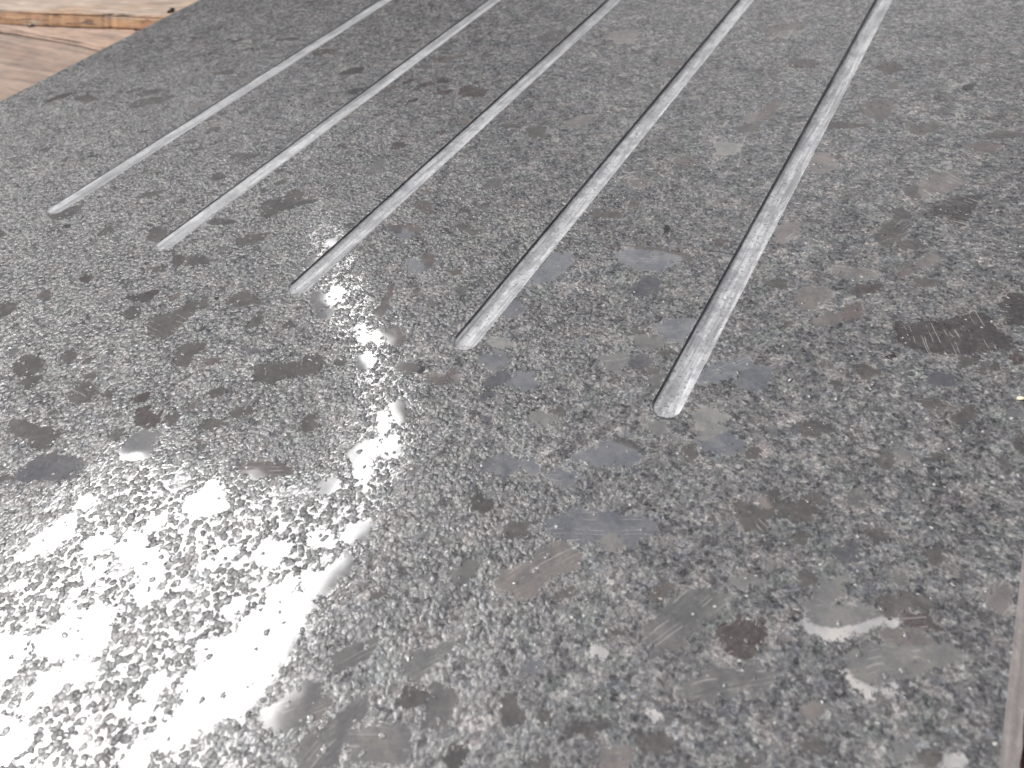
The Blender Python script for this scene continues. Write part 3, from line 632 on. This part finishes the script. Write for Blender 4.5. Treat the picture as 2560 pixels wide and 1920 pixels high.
W4 = wood('pale_batten_wood', (.23, .155, .115, 1), (.27, .19, .145, 1), (.20, .14, .105, 1), 60)
W3 = wood('dark_plank_wood', (.34, .15, .15, 1), (.40, .21, .18, 1), (.26, .12, .13, 1), 50)
a1 = math.atan2(.035, .205)
ux, uy = math.cos(a1), math.sin(a1)
ex, ey = -.78, .4447                                # a point on the plank's near top edge
pl = timber('timber_plank', 1.5, .11, .012, W1, (ex+.25*ux, ey+.25*uy, -TH-.0006), (0, 0, a1), 3)
tag(pl, 'weathered pale plank with splintered orange-brown edge, under the far left side of the slab', 'plank')
bm_ = timber('timber_batten', 1.5, .10, .0035, W4, (-.62, .412, -TH-.0127), (0, 0, 0), 8)
tag(bm_, 'narrow pinkish batten just below the weathered plank', 'batten')
lb = timber('timber_board', 1.6, .50, .10, W2, (-.75, .12, -TH-.0127-.0036), (0, 0, -.03), 21)
tag(lb, 'broad brownish pink sawn board lowest behind the left edge of the slab', 'board')
fp = timber('timber_plank', 1.0, .12, .1895, W3, (-.25, .04, -TH-.0006), (0, 0, .02), 5, slope=0)
tag(fp, 'dark reddish brown plank in shade under the lower right slab edge', 'plank')

# ------------------------------------------------------------------ crumbs on the slab
def crumb(px, py, r, col, lab, seed, stretch=1.8, ang=.5, rg=(.78, 1.15)):
    rr = random.Random(seed); V_, F_ = [], []; nu, nv = 9, 6
    for j in range(nv+1):
        for k in range(nu):
            th = math.pi*j/nv; ph = k*math.tau/nu; q_ = r*rr.uniform(*rg)
            V_.append((q_*stretch*math.sin(th)*math.cos(ph), q_*math.sin(th)*math.sin(ph), q_*.7*math.cos(th)))
    for j in range(nv):
        for k in range(nu): F_.append((j*nu+k, (j+1)*nu+k, (j+1)*nu+(k+1) % nu, j*nu+(k+1) % nu))
    s = NT('crumb_stone'); s.l(s.mix(s.noise(s.coord(), 1200, 2), tuple(c*.8 for c in col)+(1,), col+(1,)), s.b.inputs['Base Color']); s.b.inputs['Roughness'].default_value = .7
    o = link('stone_crumb', mesh('stone_crumb', V_, F_), s.m); x, y = slab_xy(px, py); o.location = (x, y, r*.62); o.rotation_euler = (0, 0, ang)
    tag(o, lab, 'crumb')
crumb(2205, 863, .00085, (.75, .66, .45), 'cream crumb of grit on the slab at the right edge of the photo', 1)
crumb(1706, 822, .00045, (.45, .45, .44), 'tiny whitish grit crumb right of the end of the rightmost groove', 2, 2.0, 1.2)

def on_plane(px, py, z):
    v = (px - 1106.0, py - 829.5, 1564.5358); q_ = [RIGHT[i]*v[0] + DOWN[i]*v[1] + FWD[i]*v[2] for i in range(3)]
    t = (z-H)/q_[2]; return q_[0]*t, q_[1]*t
def bark(px, py, r, lab, seed, z):
    crumb(px, py, r, (.035, .022, .018), lab, seed, 1.5, .3*seed, (.35, 1.6))
    o = sc.objects[-1] if False else [q_ for q_ in sc.collection.objects if q_.name.startswith('stone_crumb')][-1]
    o.name = 'bark_crumb'; o.data.name = 'bark_crumb'; x, y = on_plane(px, py, z); o.location = (x, y, z + r*.3)
    tag(o, lab, 'bark crumb')
bark(70, 57, .0019, 'black bark crumb on the orange plank edge, nearest the left border of the photo', 3, -.0425)
bark(298, 63, .0021, 'black bark crumb on the orange plank edge beside the slab', 4, -.0425)
bark(371, 24, .0022, 'blackish bark crumb on top of the weathered plank where the slab crosses it', 5, -.0300)

# ------------------------------------------------------------------ ground
s = NT('soil'); P0 = s.coord()
s.l(s.ramp(s.noise(P0, 18, 6, .6), [(.3, (.05, .03, .026)), (.55, (.10, .062, .05)), (.75, (.16, .11, .09))]), s.b.inputs['Base Color'])
s.b.inputs['Roughness'].default_value = .95; s.l(s.bump(s.noise(P0, 60, 5, .65), .02), s.b.inputs['Normal'])
g = link('ground', mesh('ground', [(-60, -60, 0), (60, -60, 0), (60, 60, 0), (-60, 60, 0)], [(0, 1, 2, 3)], False), s.m)
g.location = (0, 0, -.2205); tag(g, kind='structure')
